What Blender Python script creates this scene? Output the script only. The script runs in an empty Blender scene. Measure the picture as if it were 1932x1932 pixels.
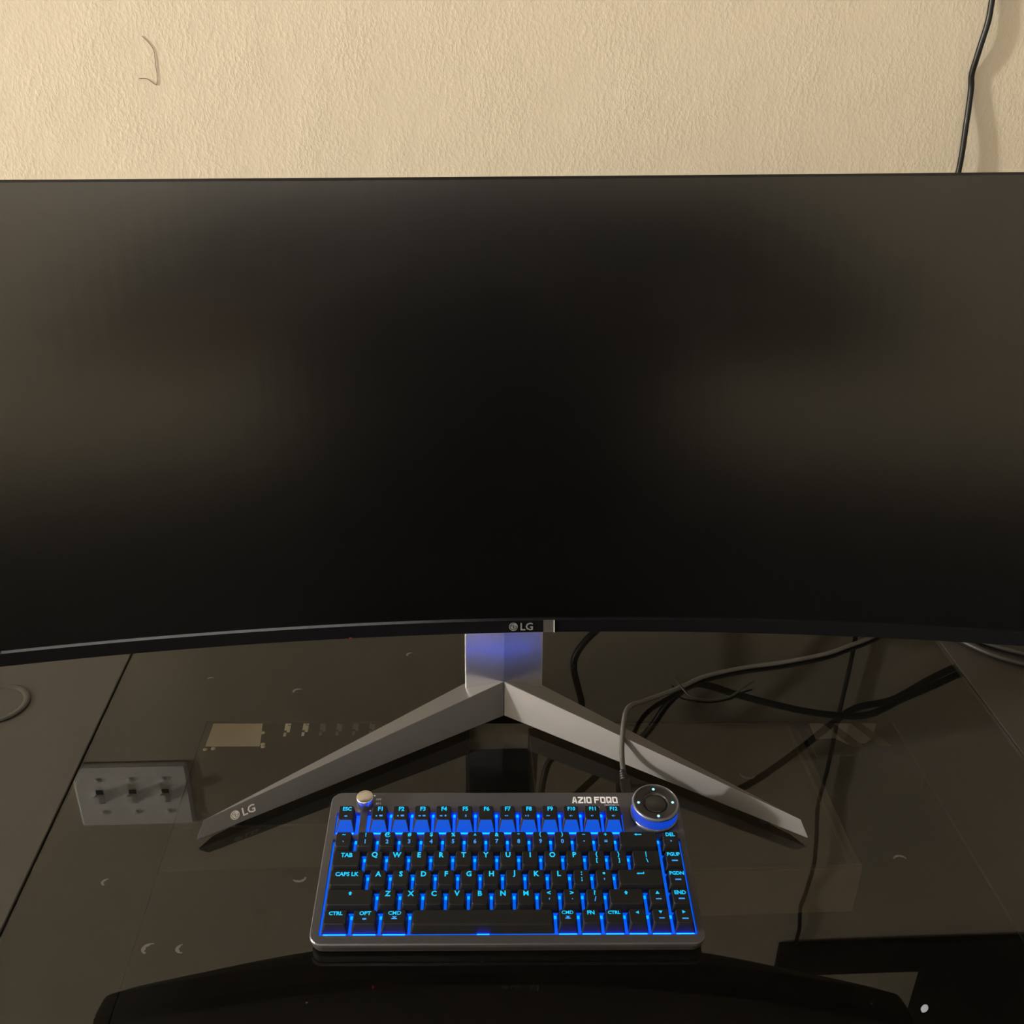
import bpy, math, random
from mathutils import Vector, Matrix
random.seed(7)
S = bpy.context.scene
COL = S.collection

# ---------------------------------------------------------------- camera
YAW, PITCH, ROLL = 0.0653, 0.4758, 0.0207
cam_d = bpy.data.cameras.new('camera'); cam = bpy.data.objects.new('camera', cam_d); COL.objects.link(cam)
fw = Vector((math.sin(YAW)*math.cos(PITCH), math.cos(YAW)*math.cos(PITCH), -math.sin(PITCH)))
rt = Vector((math.cos(YAW), -math.sin(YAW), 0)); up = rt.cross(fw)
rt2 = rt*math.cos(ROLL)+up*math.sin(ROLL); up2 = up*math.cos(ROLL)-rt*math.sin(ROLL)
M = Matrix((rt2, up2, -fw)).transposed().to_4x4(); M.translation = (0, 0, 0.6962)
cam.matrix_world = M
cam_d.sensor_width = 36; cam_d.lens = 1942.15/1932*36; cam_d.clip_start = 0.02; cam_d.clip_end = 50
S.camera = cam

# ---------------------------------------------------------------- world, lights, exposure
S.view_settings.view_transform = 'Standard'; S.view_settings.look = 'None'
S.view_settings.gamma = 1; S.view_settings.use_curve_mapping = False
S.view_settings.exposure = 0.0
w = bpy.data.worlds.new('world'); S.world = w; w.use_nodes = True
w.node_tree.nodes['Background'].inputs[0].default_value = (1.0, .86, .66, 1)
w.node_tree.nodes['Background'].inputs[1].default_value = 0.0
WARM = (1.0, 0.96, 0.88)
LAMPS = [(-5.6, -0.45, 1.52, 1650.0, 0.14), (-0.3, -1.35, 1.60, 100.0, 0.25)]   # ceiling lamps: x, y, z, watts, bulb radius
for x, y, z, p, r in LAMPS:
    ld = bpy.data.lights.new('bulb_light', 'POINT'); ld.energy = p; ld.shadow_soft_size = r; ld.color = WARM
    lo = bpy.data.objects.new('bulb_light', ld); lo.location = (x, y, z); COL.objects.link(lo)
S.cycles.max_bounces = 8; S.cycles.diffuse_bounces = 4; S.cycles.glossy_bounces = 5; S.cycles.transparent_max_bounces = 12
S.cycles.use_denoising = True
S.cycles.caustics_reflective = False; S.cycles.caustics_refractive = False

# ---------------------------------------------------------------- helpers
class MB:
    def __init__(s): s.v = []; s.f = []; s.sm = []
    def add(s, vs, fs, smooth=False):
        o = len(s.v); s.v += [tuple(v) for v in vs]
        for f in fs: s.f.append(tuple(i+o for i in f)); s.sm.append(smooth)
        return s
    def hexa(s, b, t):                       # bottom quad, top quad (both counter-clockwise from above)
        return s.add(list(b)+list(t), [(3,2,1,0),(4,5,6,7),(0,1,5,4),(1,2,6,5),(2,3,7,6),(3,0,4,7)])
    def box(s, x0, x1, y0, y1, z0, z1):
        q = [(x0,y0),(x1,y0),(x1,y1),(x0,y1)]
        return s.hexa([(a,b,z0) for a,b in q], [(a,b,z1) for a,b in q])
    def loft(s, loops, cap0=True, cap1=True, smooth=False):
        n = len(loops[0]); vs = [p for l in loops for p in l]; fs = []
        for k in range(len(loops)-1):
            for i in range(n):
                j = (i+1) % n; fs.append((k*n+i, k*n+j, (k+1)*n+j, (k+1)*n+i))
        if cap0: fs.append(tuple(reversed(range(n))))
        if cap1: fs.append(tuple(range((len(loops)-1)*n, len(loops)*n)))
        return s.add(vs, fs, smooth)
    def lathe(s, prof, c=(0,0,0), n=48, smooth=True):   # prof: (radius, z)
        loops = [[(c[0]+r*math.cos(2*math.pi*i/n), c[1]+r*math.sin(2*math.pi*i/n), c[2]+z) for i in range(n)] for r, z in prof]
        return s.loft(loops, True, True, smooth)
    def tube(s, pts, r, n=10, sub=6, flat=1.0):
        P = smooth_path(pts, sub); loops = []
        for i, p in enumerate(P):
            t = (P[min(i+1, len(P)-1)]-P[max(i-1, 0)]).normalized()
            a = t.cross(Vector((0, 0, 1)))
            if a.length < 1e-3: a = t.cross(Vector((0, 1, 0)))
            a.normalize(); b = a.cross(t)
            loops.append([p+a*(r*math.cos(2*math.pi*k/n))+b*(r*flat*math.sin(2*math.pi*k/n)) for k in range(n)])
        return s.loft(loops, True, True, True)
    def build(s, name, mat, parent=None, origin=None, rot=None):
        me = bpy.data.meshes.new(name)
        vs = s.v
        if origin is not None: vs = [(a-origin[0], b-origin[1], c-origin[2]) for a, b, c in vs]
        me.from_pydata(vs, [], s.f); me.polygons.foreach_set('use_smooth', s.sm); me.update()
        me.materials.append(mat)
        o = bpy.data.objects.new(name, me); COL.objects.link(o)
        if parent is not None: o.parent = parent
        elif origin is not None: o.location = origin
        return o
def smooth_path(pts, sub):
    P = [Vector(p) for p in pts]; out = []
    Q = [P[0]*2-P[1]]+P+[P[-1]*2-P[-2]]
    for i in range(1, len(Q)-2):
        for k in range(sub):
            t = k/sub; a, b, c, d = Q[i-1], Q[i], Q[i+1], Q[i+2]
            out.append(0.5*((2*b)+(c-a)*t+(2*a-5*b+4*c-d)*t*t+(3*b-a-3*c+d)*t**3))
    out.append(P[-1]); return out
def rrect(x0, x1, y0, y1, r, z, seg=4):
    out = []
    for cx, cy, a0 in ((x1-r, y0+r, -90), (x1-r, y1-r, 0), (x0+r, y1-r, 90), (x0+r, y0+r, 180)):
        for k in range(seg+1):
            a = math.radians(a0+90*k/seg); out.append((cx+r*math.cos(a), cy+r*math.sin(a), z))
    return out
def tag(o, label=None, cat=None, group=None, kind=None):
    if label: o['label'] = label
    if cat: o['category'] = cat
    if group: o['group'] = group
    if kind: o['kind'] = kind
    return o
def empty(name, loc, label, cat, group=None):
    o = bpy.data.objects.new(name, None); o.location = loc; o.empty_display_size = .05; COL.objects.link(o)
    return tag(o, label, cat, group)
_txt = {}
def text_geo(t, size, bold=0.0, sx=1.0):      # verts/faces of a word lying in XY, centred
    key = (t, size, bold, sx)
    if key in _txt: return _txt[key]
    c = bpy.data.curves.new('t', 'FONT'); c.body = t; c.size = size; c.offset = bold; c.resolution_u = 2
    c.align_x = 'CENTER'; c.align_y = 'CENTER'
    o = bpy.data.objects.new('t', c); COL.objects.link(o)
    dg = bpy.context.evaluated_depsgraph_get(); me = bpy.data.meshes.new_from_object(o.evaluated_get(dg))
    vs = [(v.co.x*sx, v.co.y, 0.0) for v in me.vertices]; fs = [tuple(p.vertices) for p in me.polygons]
    if vs:
        mx = (min(v[0] for v in vs)+max(v[0] for v in vs))/2; my = (min(v[1] for v in vs)+max(v[1] for v in vs))/2
        vs = [(a-mx, b-my, 0) for a, b, _ in vs]
    bpy.data.objects.remove(o); bpy.data.meshes.remove(me); bpy.data.curves.remove(c)
    _txt[key] = (vs, fs); return vs, fs

# ---------------------------------------------------------------- materials
def mat(name, col, rough=.5, metal=0, spec=.5, emit=None, es=0, coat=0):
    m = bpy.data.materials.new(name); m.use_nodes = True; b = m.node_tree.nodes['Principled BSDF']
    b.inputs['Base Color'].default_value = (*col, 1); b.inputs['Roughness'].default_value = rough
    b.inputs['Metallic'].default_value = metal; b.inputs['Specular IOR Level'].default_value = spec
    if emit: b.inputs['Emission Color'].default_value = (*emit, 1); b.inputs['Emission Strength'].default_value = es
    if coat: b.inputs['Coat Weight'].default_value = coat
    return m
def nd(m, typ, **kw):
    n = m.node_tree.nodes.new(typ)
    for k, v in kw.items():
        if k in n.inputs: n.inputs[k].default_value = v
        else: setattr(n, k, v)
    return n
def lk(m, a, b): m.node_tree.links.new(a, b)
def grain(m, scale, amt, dist=.0004, detail=2.0, stretch=None):     # fine bump
    b = m.node_tree.nodes['Principled BSDF']; tc = nd(m, 'ShaderNodeTexCoord'); src = tc.outputs['Object']
    if stretch:
        mp = nd(m, 'ShaderNodeMapping'); mp.inputs['Scale'].default_value = stretch; lk(m, src, mp.inputs['Vector']); src = mp.outputs[0]
    n = nd(m, 'ShaderNodeTexNoise', Scale=scale, Detail=detail); lk(m, src, n.inputs['Vector'])
    bp = nd(m, 'ShaderNodeBump', Strength=amt, Distance=dist); lk(m, n.outputs[0], bp.inputs['Height']); lk(m, bp.outputs[0], b.inputs['Normal'])
    return n
def speckle(m, c0, c1, scale, lo, hi):                               # colour mottling
    b = m.node_tree.nodes['Principled BSDF']; tc = nd(m, 'ShaderNodeTexCoord')
    n = nd(m, 'ShaderNodeTexNoise', Scale=scale, Detail=3.0); lk(m, tc.outputs['Object'], n.inputs['Vector'])
    r = nd(m, 'ShaderNodeValToRGB'); r.color_ramp.elements[0].position = lo; r.color_ramp.elements[1].position = hi
    r.color_ramp.elements[0].color = (*c0, 1); r.color_ramp.elements[1].color = (*c1, 1)
    lk(m, n.outputs[0], r.inputs[0]); lk(m, r.outputs[0], b.inputs['Base Color'])

m_wall = mat('cream_wall_paint', (.52, .465, .37), .75, spec=.25)
def wall_bump(m):
    b = m.node_tree.nodes['Principled BSDF']; tc = nd(m, 'ShaderNodeTexCoord')
    mp = nd(m, 'ShaderNodeMapping'); mp.inputs['Scale'].default_value = (1.25, 1, .8); lk(m, tc.outputs['Object'], mp.inputs[0])
    n1 = nd(m, 'ShaderNodeTexNoise', Scale=250.0, Detail=3.0, Roughness=.55); lk(m, mp.outputs[0], n1.inputs['Vector'])
    n2 = nd(m, 'ShaderNodeTexNoise', Scale=14.0, Detail=2.0); lk(m, mp.outputs[0], n2.inputs['Vector'])
    r = nd(m, 'ShaderNodeValToRGB'); r.color_ramp.elements[0].position = .40; r.color_ramp.elements[1].position = .72
    lk(m, n1.outputs[0], r.inputs[0])
    mul = nd(m, 'ShaderNodeMath', operation='MULTIPLY'); lk(m, r.outputs[0], mul.inputs[0]); lk(m, n2.outputs[0], mul.inputs[1])
    bp = nd(m, 'ShaderNodeBump', Strength=.45, Distance=.0009); lk(m, mul.outputs[0], bp.inputs['Height'])
    bp2 = nd(m, 'ShaderNodeBump', Strength=.10, Distance=.012); lk(m, n2.outputs[0], bp2.inputs['Height']); lk(m, bp.outputs[0], bp2.inputs['Normal'])
    lk(m, bp2.outputs[0], b.inputs['Normal'])
wall_bump(m_wall)
m_ceil = mat('ceiling_paint', (.72, .68, .60), .9)
m_floor = mat('dark_carpet', (.028, .025, .022), .95); grain(m_floor, 300, .6, .004)
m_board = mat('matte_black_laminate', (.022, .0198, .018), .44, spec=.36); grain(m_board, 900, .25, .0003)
m_frame = mat('black_steel', (.008, .008, .008), .8, spec=.1)
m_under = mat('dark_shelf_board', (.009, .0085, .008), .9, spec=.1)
m_screen = mat('matte_screen_coating', (.0006, .0006, .0008), .20, spec=.68)
m_bezel = mat('gloss_black_plastic', (.004, .004, .005), .18, spec=.28); grain(m_bezel, 60, .03, .0005)
m_shell = mat('matte_black_plastic', (.010, .010, .011), .5)
m_stand = mat('gunmetal_paint', (.110, .109, .115), .42, metal=.35); grain(m_stand, 1400, .3, .0003)
m_pole = mat('satin_gunmetal', (.86, .86, .90), .25, metal=1.0)
m_logo = mat('silver_print', (.55, .53, .50), .4)
m_logo_dim = mat('grey_print', (.13, .13, .135), .4)
m_filmedge = mat('film_edge', (.5, .49, .46), .4)
m_film = mat('clear_protective_film', (.045, .045, .045), .3, spec=.6); grain(m_film, 500, .5, .0006)
m_cable = mat('black_cable_rubber', (.004, .004, .004), .42, spec=.3)
m_braid = mat('dark_grey_braided_sleeve', (.045, .042, .040), .5); grain(m_braid, 1500, .8, .0006)
m_greycab = mat('grey_cable_sleeve', (.016, .015, .013), .5, spec=.25)
m_plate = mat('white_switch_plastic', (.92, .92, .93), .35)
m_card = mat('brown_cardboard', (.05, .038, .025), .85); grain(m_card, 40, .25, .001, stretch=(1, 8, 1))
m_carton = mat('black_printed_carton', (.012, .0115, .0105), .7)
m_worn = mat('worn_white_label', (.24, .225, .22), .7)
m_faded = mat('faded_print', (.14, .135, .12), .7)
m_paper = mat('white_paper_label', (.92, .87, .74), .6)
m_tape = mat('tan_packing_tape', (.06, .046, .031), .5)
m_case = mat('gunmetal_case', (.072, .072, .082), .38, metal=.5); grain(m_case, 2000, .25, .0002)
m_body = mat('black_case_plastic', (.018, .018, .019), .45)
m_key = mat('black_keycap', (.010, .010, .011), .45, spec=.17)
m_skirtglow = mat('led_glow_key_skirt', (.004, .004, .006), .6, spec=.08, emit=(0.0, .085, .66), es=1.0)  # blue LED light on the key fronts, put in as emission
m_leg = mat('lit_legend', (0, .05, .08), .5, emit=(0.0, .55, 1.0), es=1.0)
m_leg2 = mat('dim_lit_legend', (0, .03, .08), .5, emit=(0.04, .30, .85), es=1.0)
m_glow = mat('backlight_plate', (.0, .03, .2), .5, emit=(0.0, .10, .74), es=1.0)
m_led = mat('blue_led', (.0, .1, .3), .5, emit=(0.0, .016, 1.0), es=45.0)
m_dot = mat('blue_led_dot', (.0, .1, .3), .5, emit=(0.0, .11, 1.0), es=5.0)
m_cyan = mat('cyan_led_lens', (.2, .4, .6), .4, emit=(.35, .95, 1.0), es=1.1)
m_white = mat('white_print', (.9, .9, .9), .5)
m_print = mat('grey_small_print', (.55, .53, .60), .5)
m_silver = mat('brushed_aluminium', (.62, .60, .58), .30, metal=1.0)
m_knobside = mat('translucent_grey_rim', (.16, .17, .22), .30, metal=.6)
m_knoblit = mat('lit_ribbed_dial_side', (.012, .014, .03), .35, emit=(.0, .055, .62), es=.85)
m_rearglow = mat('added_glow_key_rear', (.004, .004, .006), .6, spec=.08, emit=(0.0, .10, .66), es=2.2)  # glow added to the key backs, feeds the blue reflection in the pole
m_knobtop = mat('gloss_black_knob_face', (.012, .012, .013), .30)
m_white_led = mat('white_indicator', (.8, .8, .8), .4, emit=(1, 1, 1), es=6.0)
m_hair = mat('dark_hair_strand', (.18, .14, .09), .5)
m_dust = mat('dried_grey_smudge', (.085, .08, .072), .9, spec=.1)

for m_ in (m_leg, m_leg2, m_cyan, m_knoblit, m_white_led): m_.cycles.emission_sampling = 'NONE'
S.cycles.use_adaptive_sampling = False
def glass_material():
    m = bpy.data.materials.new('smoked_glass'); m.use_nodes = True; nt = m.node_tree; nt.nodes.clear()
    out = nd(m, 'ShaderNodeOutputMaterial'); tr = nd(m, 'ShaderNodeBsdfTransparent'); tr.inputs[0].default_value = (.78, .77, .74, 1)
    gl = nd(m, 'ShaderNodeBsdfGlossy'); gl.inputs['Roughness'].default_value = .0; gl.inputs['Color'].default_value = (1, 1, 1, 1)
    fr = nd(m, 'ShaderNodeFresnel', IOR=1.52); geo = nd(m, 'ShaderNodeNewGeometry')
    inv = nd(m, 'ShaderNodeMath', operation='SUBTRACT'); inv.inputs[0].default_value = 1; lk(m, geo.outputs['Backfacing'], inv.inputs[1])
    mul = nd(m, 'ShaderNodeMath', operation='MULTIPLY'); lk(m, fr.outputs[0], mul.inputs[0]); lk(m, inv.outputs[0], mul.inputs[1])
    mx = nd(m, 'ShaderNodeMixShader'); lk(m, mul.outputs[0], mx.inputs[0]); lk(m, tr.outputs[0], mx.inputs[1]); lk(m, gl.outputs[0], mx.inputs[2])
    # thin film of dust on the pane, with a few denser specks
    tc = nd(m, 'ShaderNodeTexCoord'); vo = nd(m, 'ShaderNodeTexVoronoi', Scale=24.0); lk(m, tc.outputs['Object'], vo.inputs['Vector'])
    lt = nd(m, 'ShaderNodeMath', operation='LESS_THAN'); lk(m, vo.outputs['Distance'], lt.inputs[0]); lt.inputs[1].default_value = .028
    n = nd(m, 'ShaderNodeTexNoise', Scale=5.0, Detail=4.0); lk(m, tc.outputs['Object'], n.inputs['Vector'])
    a = nd(m, 'ShaderNodeMath', operation='MULTIPLY_ADD'); lk(m, lt.outputs[0], a.inputs[0]); a.inputs[1].default_value = .08
    a2 = nd(m, 'ShaderNodeMath', operation='MULTIPLY'); lk(m, n.outputs[0], a2.inputs[0]); a2.inputs[1].default_value = .003
    lk(m, a2.outputs[0], a.inputs[2])
    df = nd(m, 'ShaderNodeBsdfDiffuse'); df.inputs[0].default_value = (.5, .45, .4, 1)
    m2 = nd(m, 'ShaderNodeMixShader'); lk(m, a.outputs[0], m2.inputs[0]); lk(m, mx.outputs[0], m2.inputs[1]); lk(m, df.outputs[0], m2.inputs[2])
    lk(m, m2.outputs[0], out.inputs[0]); return m
m_glass = glass_material()

# ---------------------------------------------------------------- room shell
WY, FZ, CZ = 1.1584, -0.75, 1.72
X0, X1, Y0 = -6.2, 2.7, -2.4
def struct(name, mb, m): return tag(mb.build(name, m), kind='structure')
struct('wall_back', MB().box(X0, X1, WY, WY+.1, FZ, CZ), m_wall)
struct('wall_front', MB().box(X0, X1, Y0-.1, Y0, FZ, CZ), m_wall)
struct('wall_left', MB().box(X0-.1, X0, Y0-.1, WY+.1, FZ, CZ), m_wall)
struct('wall_right', MB().box(X1, X1+.1, Y0-.1, WY+.1, FZ, CZ), m_wall)
struct('floor', MB().box(X0-.1, X1+.1, Y0-.1, WY+.1, FZ-.1, FZ), m_floor)
struct('ceiling', MB().box(X0-.1, X1+.1, Y0-.1, WY+.1, CZ, CZ+.1), m_ceil)
struct('baseboard_back', MB().box(X0, X1, WY-.014, WY, FZ, FZ+.10), m_ceil)

# ---------------------------------------------------------------- desk
GX0, GX1, DY0, DY1, T = -0.370, 0.583, 0.34, 1.125, .006
desk = empty('desk', (0.1, .73, FZ), 'black desk with smoked glass centre pane and matte black side boards under the monitor', 'desk')
DO = desk.location
def dpart(name, mb, m): return mb.build(name, m, desk, DO)
gp = MB(); gp.loft([rrect(GX0+.001, GX1-.001, DY0, DY1, .003, -T), rrect(GX0+.001, GX1-.001, DY0, DY1, .003, -.0006), rrect(GX0+.0016, GX1-.0016, DY0+.0006, DY1-.0006, .003, 0)])
dpart('glass_pane', gp, m_glass)['label'] = 'smoked glossy glass pane'
for a, b in ((-1.05, GX0-.001), (GX1+.001, 1.25)):
    q = MB(); q.loft([rrect(a, b, DY0, DY1, .002, -.022), rrect(a, b, DY0, DY1, .002, -.0008), rrect(a+.0008, b-.0008, DY0+.0008, DY1-.0008, .002, 0)])
    dpart('side_board', q, m_board)['label'] = 'matte black side board'
# black rails below the pane, leaving the see-through window
WX0, WX1, WY0, WY1 = -.262, .473, .43, .872
for q4 in (((GX0, DY0), (WX0, DY0), (WX0, DY1), (GX0, DY1)), ((WX1, DY0), (GX1, DY0), (GX1, DY1), (WX1, DY1)), ((WX0, .884), (WX1, .860), (WX1, DY1), (WX0, DY1)), ((WX0, DY0), (WX1, DY0), (WX1, WY0), (WX0, WY0))):
    dpart('under_rail', MB().hexa([(a, b, -.0095) for a, b in q4], [(a, b, -T-.0003) for a, b in q4]), m_frame)
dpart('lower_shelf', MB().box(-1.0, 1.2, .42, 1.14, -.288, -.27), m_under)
for x in (-1.0, 1.2):
    for y in (.42, 1.08):
        dpart('leg', MB().box(x-.025, x+.025, y-.025, y+.025, FZ, -.022), m_frame)
gc = MB(); gx, gy = -.4870, .9115
gc.lathe([(.0335, .0001), (.0335, .0016), (.0310, .0022), (.0275, .0022), (.0265, .0012), (.0260, .0012), (.0, .0014)], (gx, gy, 0), 48)
g = dpart('grommet_cap', gc, m_board)
sm = MB()
for x, y, r, a in ((-.1708, .9246, .006, 40), (.2903, .7743, .008, 160), (-.2457, .5891, .007, 70), (-.2195, .5881, .006, 100), (-.1355, .6581, .006, 200), (-.27, .95, .004, 20), (.40, .66, .006, 0), (-.30, .66, .005, 80), (-.05, .99, .005, 60)):
    pts = []
    for k in range(9):
        t = math.radians(a+k*22); pts.append((x+r*math.cos(t), y+r*.8*math.sin(t), .00008))
    for k in range(8, -1, -1):
        t = math.radians(a+k*22); q = .55+.12*math.sin(k*2.1)-.25*math.sin(k/8*math.pi)+.2
        pts.append((x+r*q*math.cos(t), y+r*.8*q*math.sin(t), .00008))
    sm.add(pts, [tuple(range(len(pts)))])

dpart('smudges', sm, m_dust)['kind'] = 'stuff'

# cartons seen through the glass
def carton(name, x0, x1, y0, y1, z0, z1, m, label):
    e = empty(name, ((x0+x1)/2, (y0+y1)/2, z0), label, 'box'); O = e.location
    c = MB(); c.loft([rrect(x0, x1, y0, y1, .002, z0, 2), rrect(x0, x1, y0, y1, .002, z1-.0015, 2), rrect(x0+.0015, x1-.0015, y0+.0015, y1-.0015, .002, z1, 2)])
    c.build('box_body', m, e, O); return e, O
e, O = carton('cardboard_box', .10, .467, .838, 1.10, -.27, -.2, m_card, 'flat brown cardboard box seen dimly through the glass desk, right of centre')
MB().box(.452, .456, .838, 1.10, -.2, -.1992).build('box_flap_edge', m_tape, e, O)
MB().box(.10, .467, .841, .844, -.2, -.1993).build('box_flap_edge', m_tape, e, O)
e, O = carton('printed_carton', -.36, .02, .93, 1.135, -.27, -.2005, m_carton, 'dark printed carton under the glass with a cream label and pale marks')
lb = MB(); lb.add([(-.325, 1.075, -.1998), (-.254, 1.073, -.1998), (-.259, 1.134, -.1998), (-.3235, 1.134, -.1998)], [(0, 1, 2, 3)])
lb.build('cream_label', m_paper, e, O)['label'] = 'cream paper label'
for k, x in enumerate((-.227, -.203, -.180, -.158, -.136, -.114)):
    gl = MB()
    for a, b, c_, d in ((0, .0035, .008, .030), (.0035, .0075, .004, .017), (0, .0035, -.004, .003), (.004, .0075, .019, .034)):
        gl.box(x+a, x+b, 1.097+c_, 1.097+d, -.2004, -.1999)
    gl.build('stencil_mark', m_paper if k < 2 else m_faded, e, O)
for x, y in ((-.324, 1.070), (-.314, 1.071), (-.255, 1.101), (-.251, 1.078), (-.250, 1.073)):
    dt = MB(); dt.lathe([(.003, 0), (.003, .0004)], (x, y, -.2003), 12); dt.build('corner_dot', m_paper, e, O)
e, O = carton('small_carton', .474, .63, 1.03, 1.135, -.27, -.2005, m_carton, 'small dark carton under the glass with a torn white label crossed by tape')
wl = MB(); wl.add([(.486, 1.12, -.1998), (.590, 1.12, -.1998), (.576, 1.088, -.1998), (.562, 1.063, -.1998), (.549, 1.052, -.1998), (.524, 1.050, -.1998), (.510, 1.064, -.1998), (.484, 1.062, -.1998)], [tuple(range(7, -1, -1))])
wl.build('torn_label', m_worn, e, O)
tp = MB()
for x in (.492, .530): tp.add([(x, 1.12, -.1994), (x+.014, 1.12, -.1994), (x+.052, 1.045, -.1994), (x+.036, 1.045, -.1994)], [(3, 2, 1, 0)])
tp.build('tape_strip', m_tape, e, O)

# ---------------------------------------------------------------- monitor
MP = dict(x=.0544, y=.7148, z=.2151, yaw=-.0252, tilt=.1709, R=1.8069, h=.3604, roll=.0207)
HW = .4096
def mon(s, v, d=0.0):
    R = MP['R']; a = s/R
    x = (R+d)*math.sin(a); y = -(R-R*math.cos(a))+d*math.cos(a); z = v
    ct, st = math.cos(MP['tilt']), math.sin(MP['tilt'])
    y, z = y*ct+z*st, -y*st+z*ct
    cr, sr = math.cos(MP['roll']), math.sin(MP['roll'])
    x, z = x*cr-z*sr, x*sr+z*cr
    cy, sy = math.cos(MP['yaw']), math.sin(MP['yaw'])
    return (MP['x']+x*cy-y*sy, MP['y']+x*sy+y*cy, MP['z']+z)
monitor = empty('monitor', (.053, .90, 0), 'curved ultrawide black monitor on a V-shaped gunmetal stand, switched off', 'monitor')
MO = monitor.location
def mpart(name, mb, m, parent=None): return mb.build(name, m, parent or monitor, MO if parent is None else None)
H = MP['h']
def sheet(s0, s1, v0, v1, d, n=48, thick=.0015):          # curved slab along the arc
    q = MB(); loops = []
    for i in range(n+1):
        s = s0+(s1-s0)*i/n
        loops.append([mon(s, v0, d), mon(s, v0, d+thick), mon(s, v1, d+thick), mon(s, v1, d)])
    q.loft(loops, True, True); return q
mpart('screen', sheet(-HW+.0016, HW-.0016, .0105, H-.0016, .0006, 64), m_screen)
bz = sheet(-HW, HW, 0, .0107, -.0022, 64, .012)
bezel = mpart('bezel', bz, m_bezel)
rim = MB()
for a in ((-HW, HW, H-.0018, H), (-HW, -HW+.0018, .0107, H), (HW-.0018, HW, .0107, H)):
    b = sheet(*a, -.0002, 64 if a[1]-a[0] > .1 else 2, .012); rim.add(b.v, b.f)
mpart('rim', rim, m_bezel)
def sloop(inset_s, v0, v1, r, d0, n=40, seg=5):
    mon_ = lambda s, v, _: mon(s, v, d0 if d0 < .04 else .036+(d0-.036)*(1-.62*(s/HW)**2))
    d = d0; s0, s1 = -HW+inset_s, HW-inset_s; out = []
    def arc(cs, cv, a0):
        for k in range(seg+1):
            a = math.radians(a0+90*k/seg); out.append(mon_(cs+r*math.cos(a), cv+r*math.sin(a), d))
    for i in range(1, n): out.append(mon_(s0+r+(s1-s0-2*r)*i/n, v0, d))
    arc(s1-r, v0+r, -90); arc(s1-r, v1-r, 0)
    for i in range(1, n): out.append(mon_(s1-r-(s1-s0-2*r)*i/n, v1, d))
    arc(s0+r, v1-r, 90); arc(s0+r, v0+r, 180)
    return out
sh = MB(); sh.loft([sloop(.0003, .0002, H-.0003, .003, .0095), sloop(.0006, .0008, H-.0006, .004, .016), sloop(.004, .005, H-.006, .014, .035),
                    sloop(.009, .018, H-.014, .024, .054), sloop(.016, .040, H-.03, .036, .074), sloop(.05, .08, H-.08, .04, .082)], False, True)
mpart('rear_shell', sh, m_shell)
# logo on the bezel
def place(vs, o, ex, ey): return [tuple(Vector(o)+Vector(ex)*a+Vector(ey)*b) for a, b, _ in vs]
def lg_logo(mb, o, ex, ey, u, lift=.0002):               # round face emblem and the two letters, u = emblem radius
    ex, ey = Vector(ex).normalized(), Vector(ey).normalized(); nz = ex.cross(ey); o = Vector(o)+nz*lift
    disc = [(u*math.cos(2*math.pi*k/28), u*math.sin(2*math.pi*k/28), 0) for k in range(28)]
    mb.add(place(disc, o, ex, ey), [tuple(range(28))])
    vs, fs = text_geo('LG', u*2.5, u*.05); mb.add(place(vs, o+ex*(u*3.0), ex, ey), fs)
def lg_face(mb, o, ex, ey, u, lift=.0002):               # darker lines of the emblem
    ex, ey = Vector(ex).normalized(), Vector(ey).normalized(); nz = ex.cross(ey); o = Vector(o)+nz*(lift+.0001)
    def ring(r, w, a0, a1, c=(0, 0)):
        n = 20; p = []
        for k in range(n+1):
            a = math.radians(a0+(a1-a0)*k/n); p.append((c[0]+r*math.cos(a), c[1]+r*math.sin(a), 0))
        for k in range(n, -1, -1):
            a = math.radians(a0+(a1-a0)*k/n); p.append((c[0]+(r-w)*math.cos(a), c[1]+(r-w)*math.sin(a), 0))
        for k in range(n): mb.add(place([p[k], p[k+1], p[2*n-k], p[2*n+1-k]], o, ex, ey), [(0, 1, 2, 3)])
    ring(u*.80, u*.12, 75, 360)
    for q in ([(-.06, -.38), (.10, -.38), (.10, .42), (-.06, .42)], [(-.06, -.38), (.32, -.38), (.32, -.26), (-.06, -.26)], [(.30, -.06), (.80, -.06), (.80, .06), (.30, .06)]):
        mb.add(place([(a*u, b*u, 0) for a, b in q], o, ex, ey), [(0, 1, 2, 3)])
    ring(u*.12, u*.12, 0, 360, (-u*.34, u*.28))
def vdiff(a, b): return Vector(a)-Vector(b)
bl = MB(); o_ = mon(-.0045, .0053, -.0022); lg_logo(bl, o_, vdiff(mon(.01, .0053, -.0022), o_), vdiff(mon(-.0045, .009, -.0022), o_), .0037)
mpart('logo', bl, m_logo_dim)
bl = MB(); lg_face(bl, o_, vdiff(mon(.01, .0053, -.0022), o_), vdiff(mon(-.0045, .009, -.0022), o_), .0037); mpart('logo_emblem', bl, m_bezel)
fl = sheet(.0205, .0295, .0001, .0109, -.0026, 3, .0004); mpart('film_tab', fl, m_film)['label'] = 'clear shiny film tab'
f2 = sheet(.0290, .0297, .0001, .0109, -.0034, 1, .0008); mpart('film_tab_edge', f2, m_filmedge)
q = MB(); q.hexa([mon(-.1402, -.0008, -.0005), mon(-.1378, -.0008, -.0005), mon(-.1378, -.0008, .0015), mon(-.1402, -.0008, .0015)], [mon(-.1402, .0006, -.0024), mon(-.1378, .0006, -.0024), mon(-.1378, .0006, .0015), mon(-.1402, .0006, .0015)])
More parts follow.
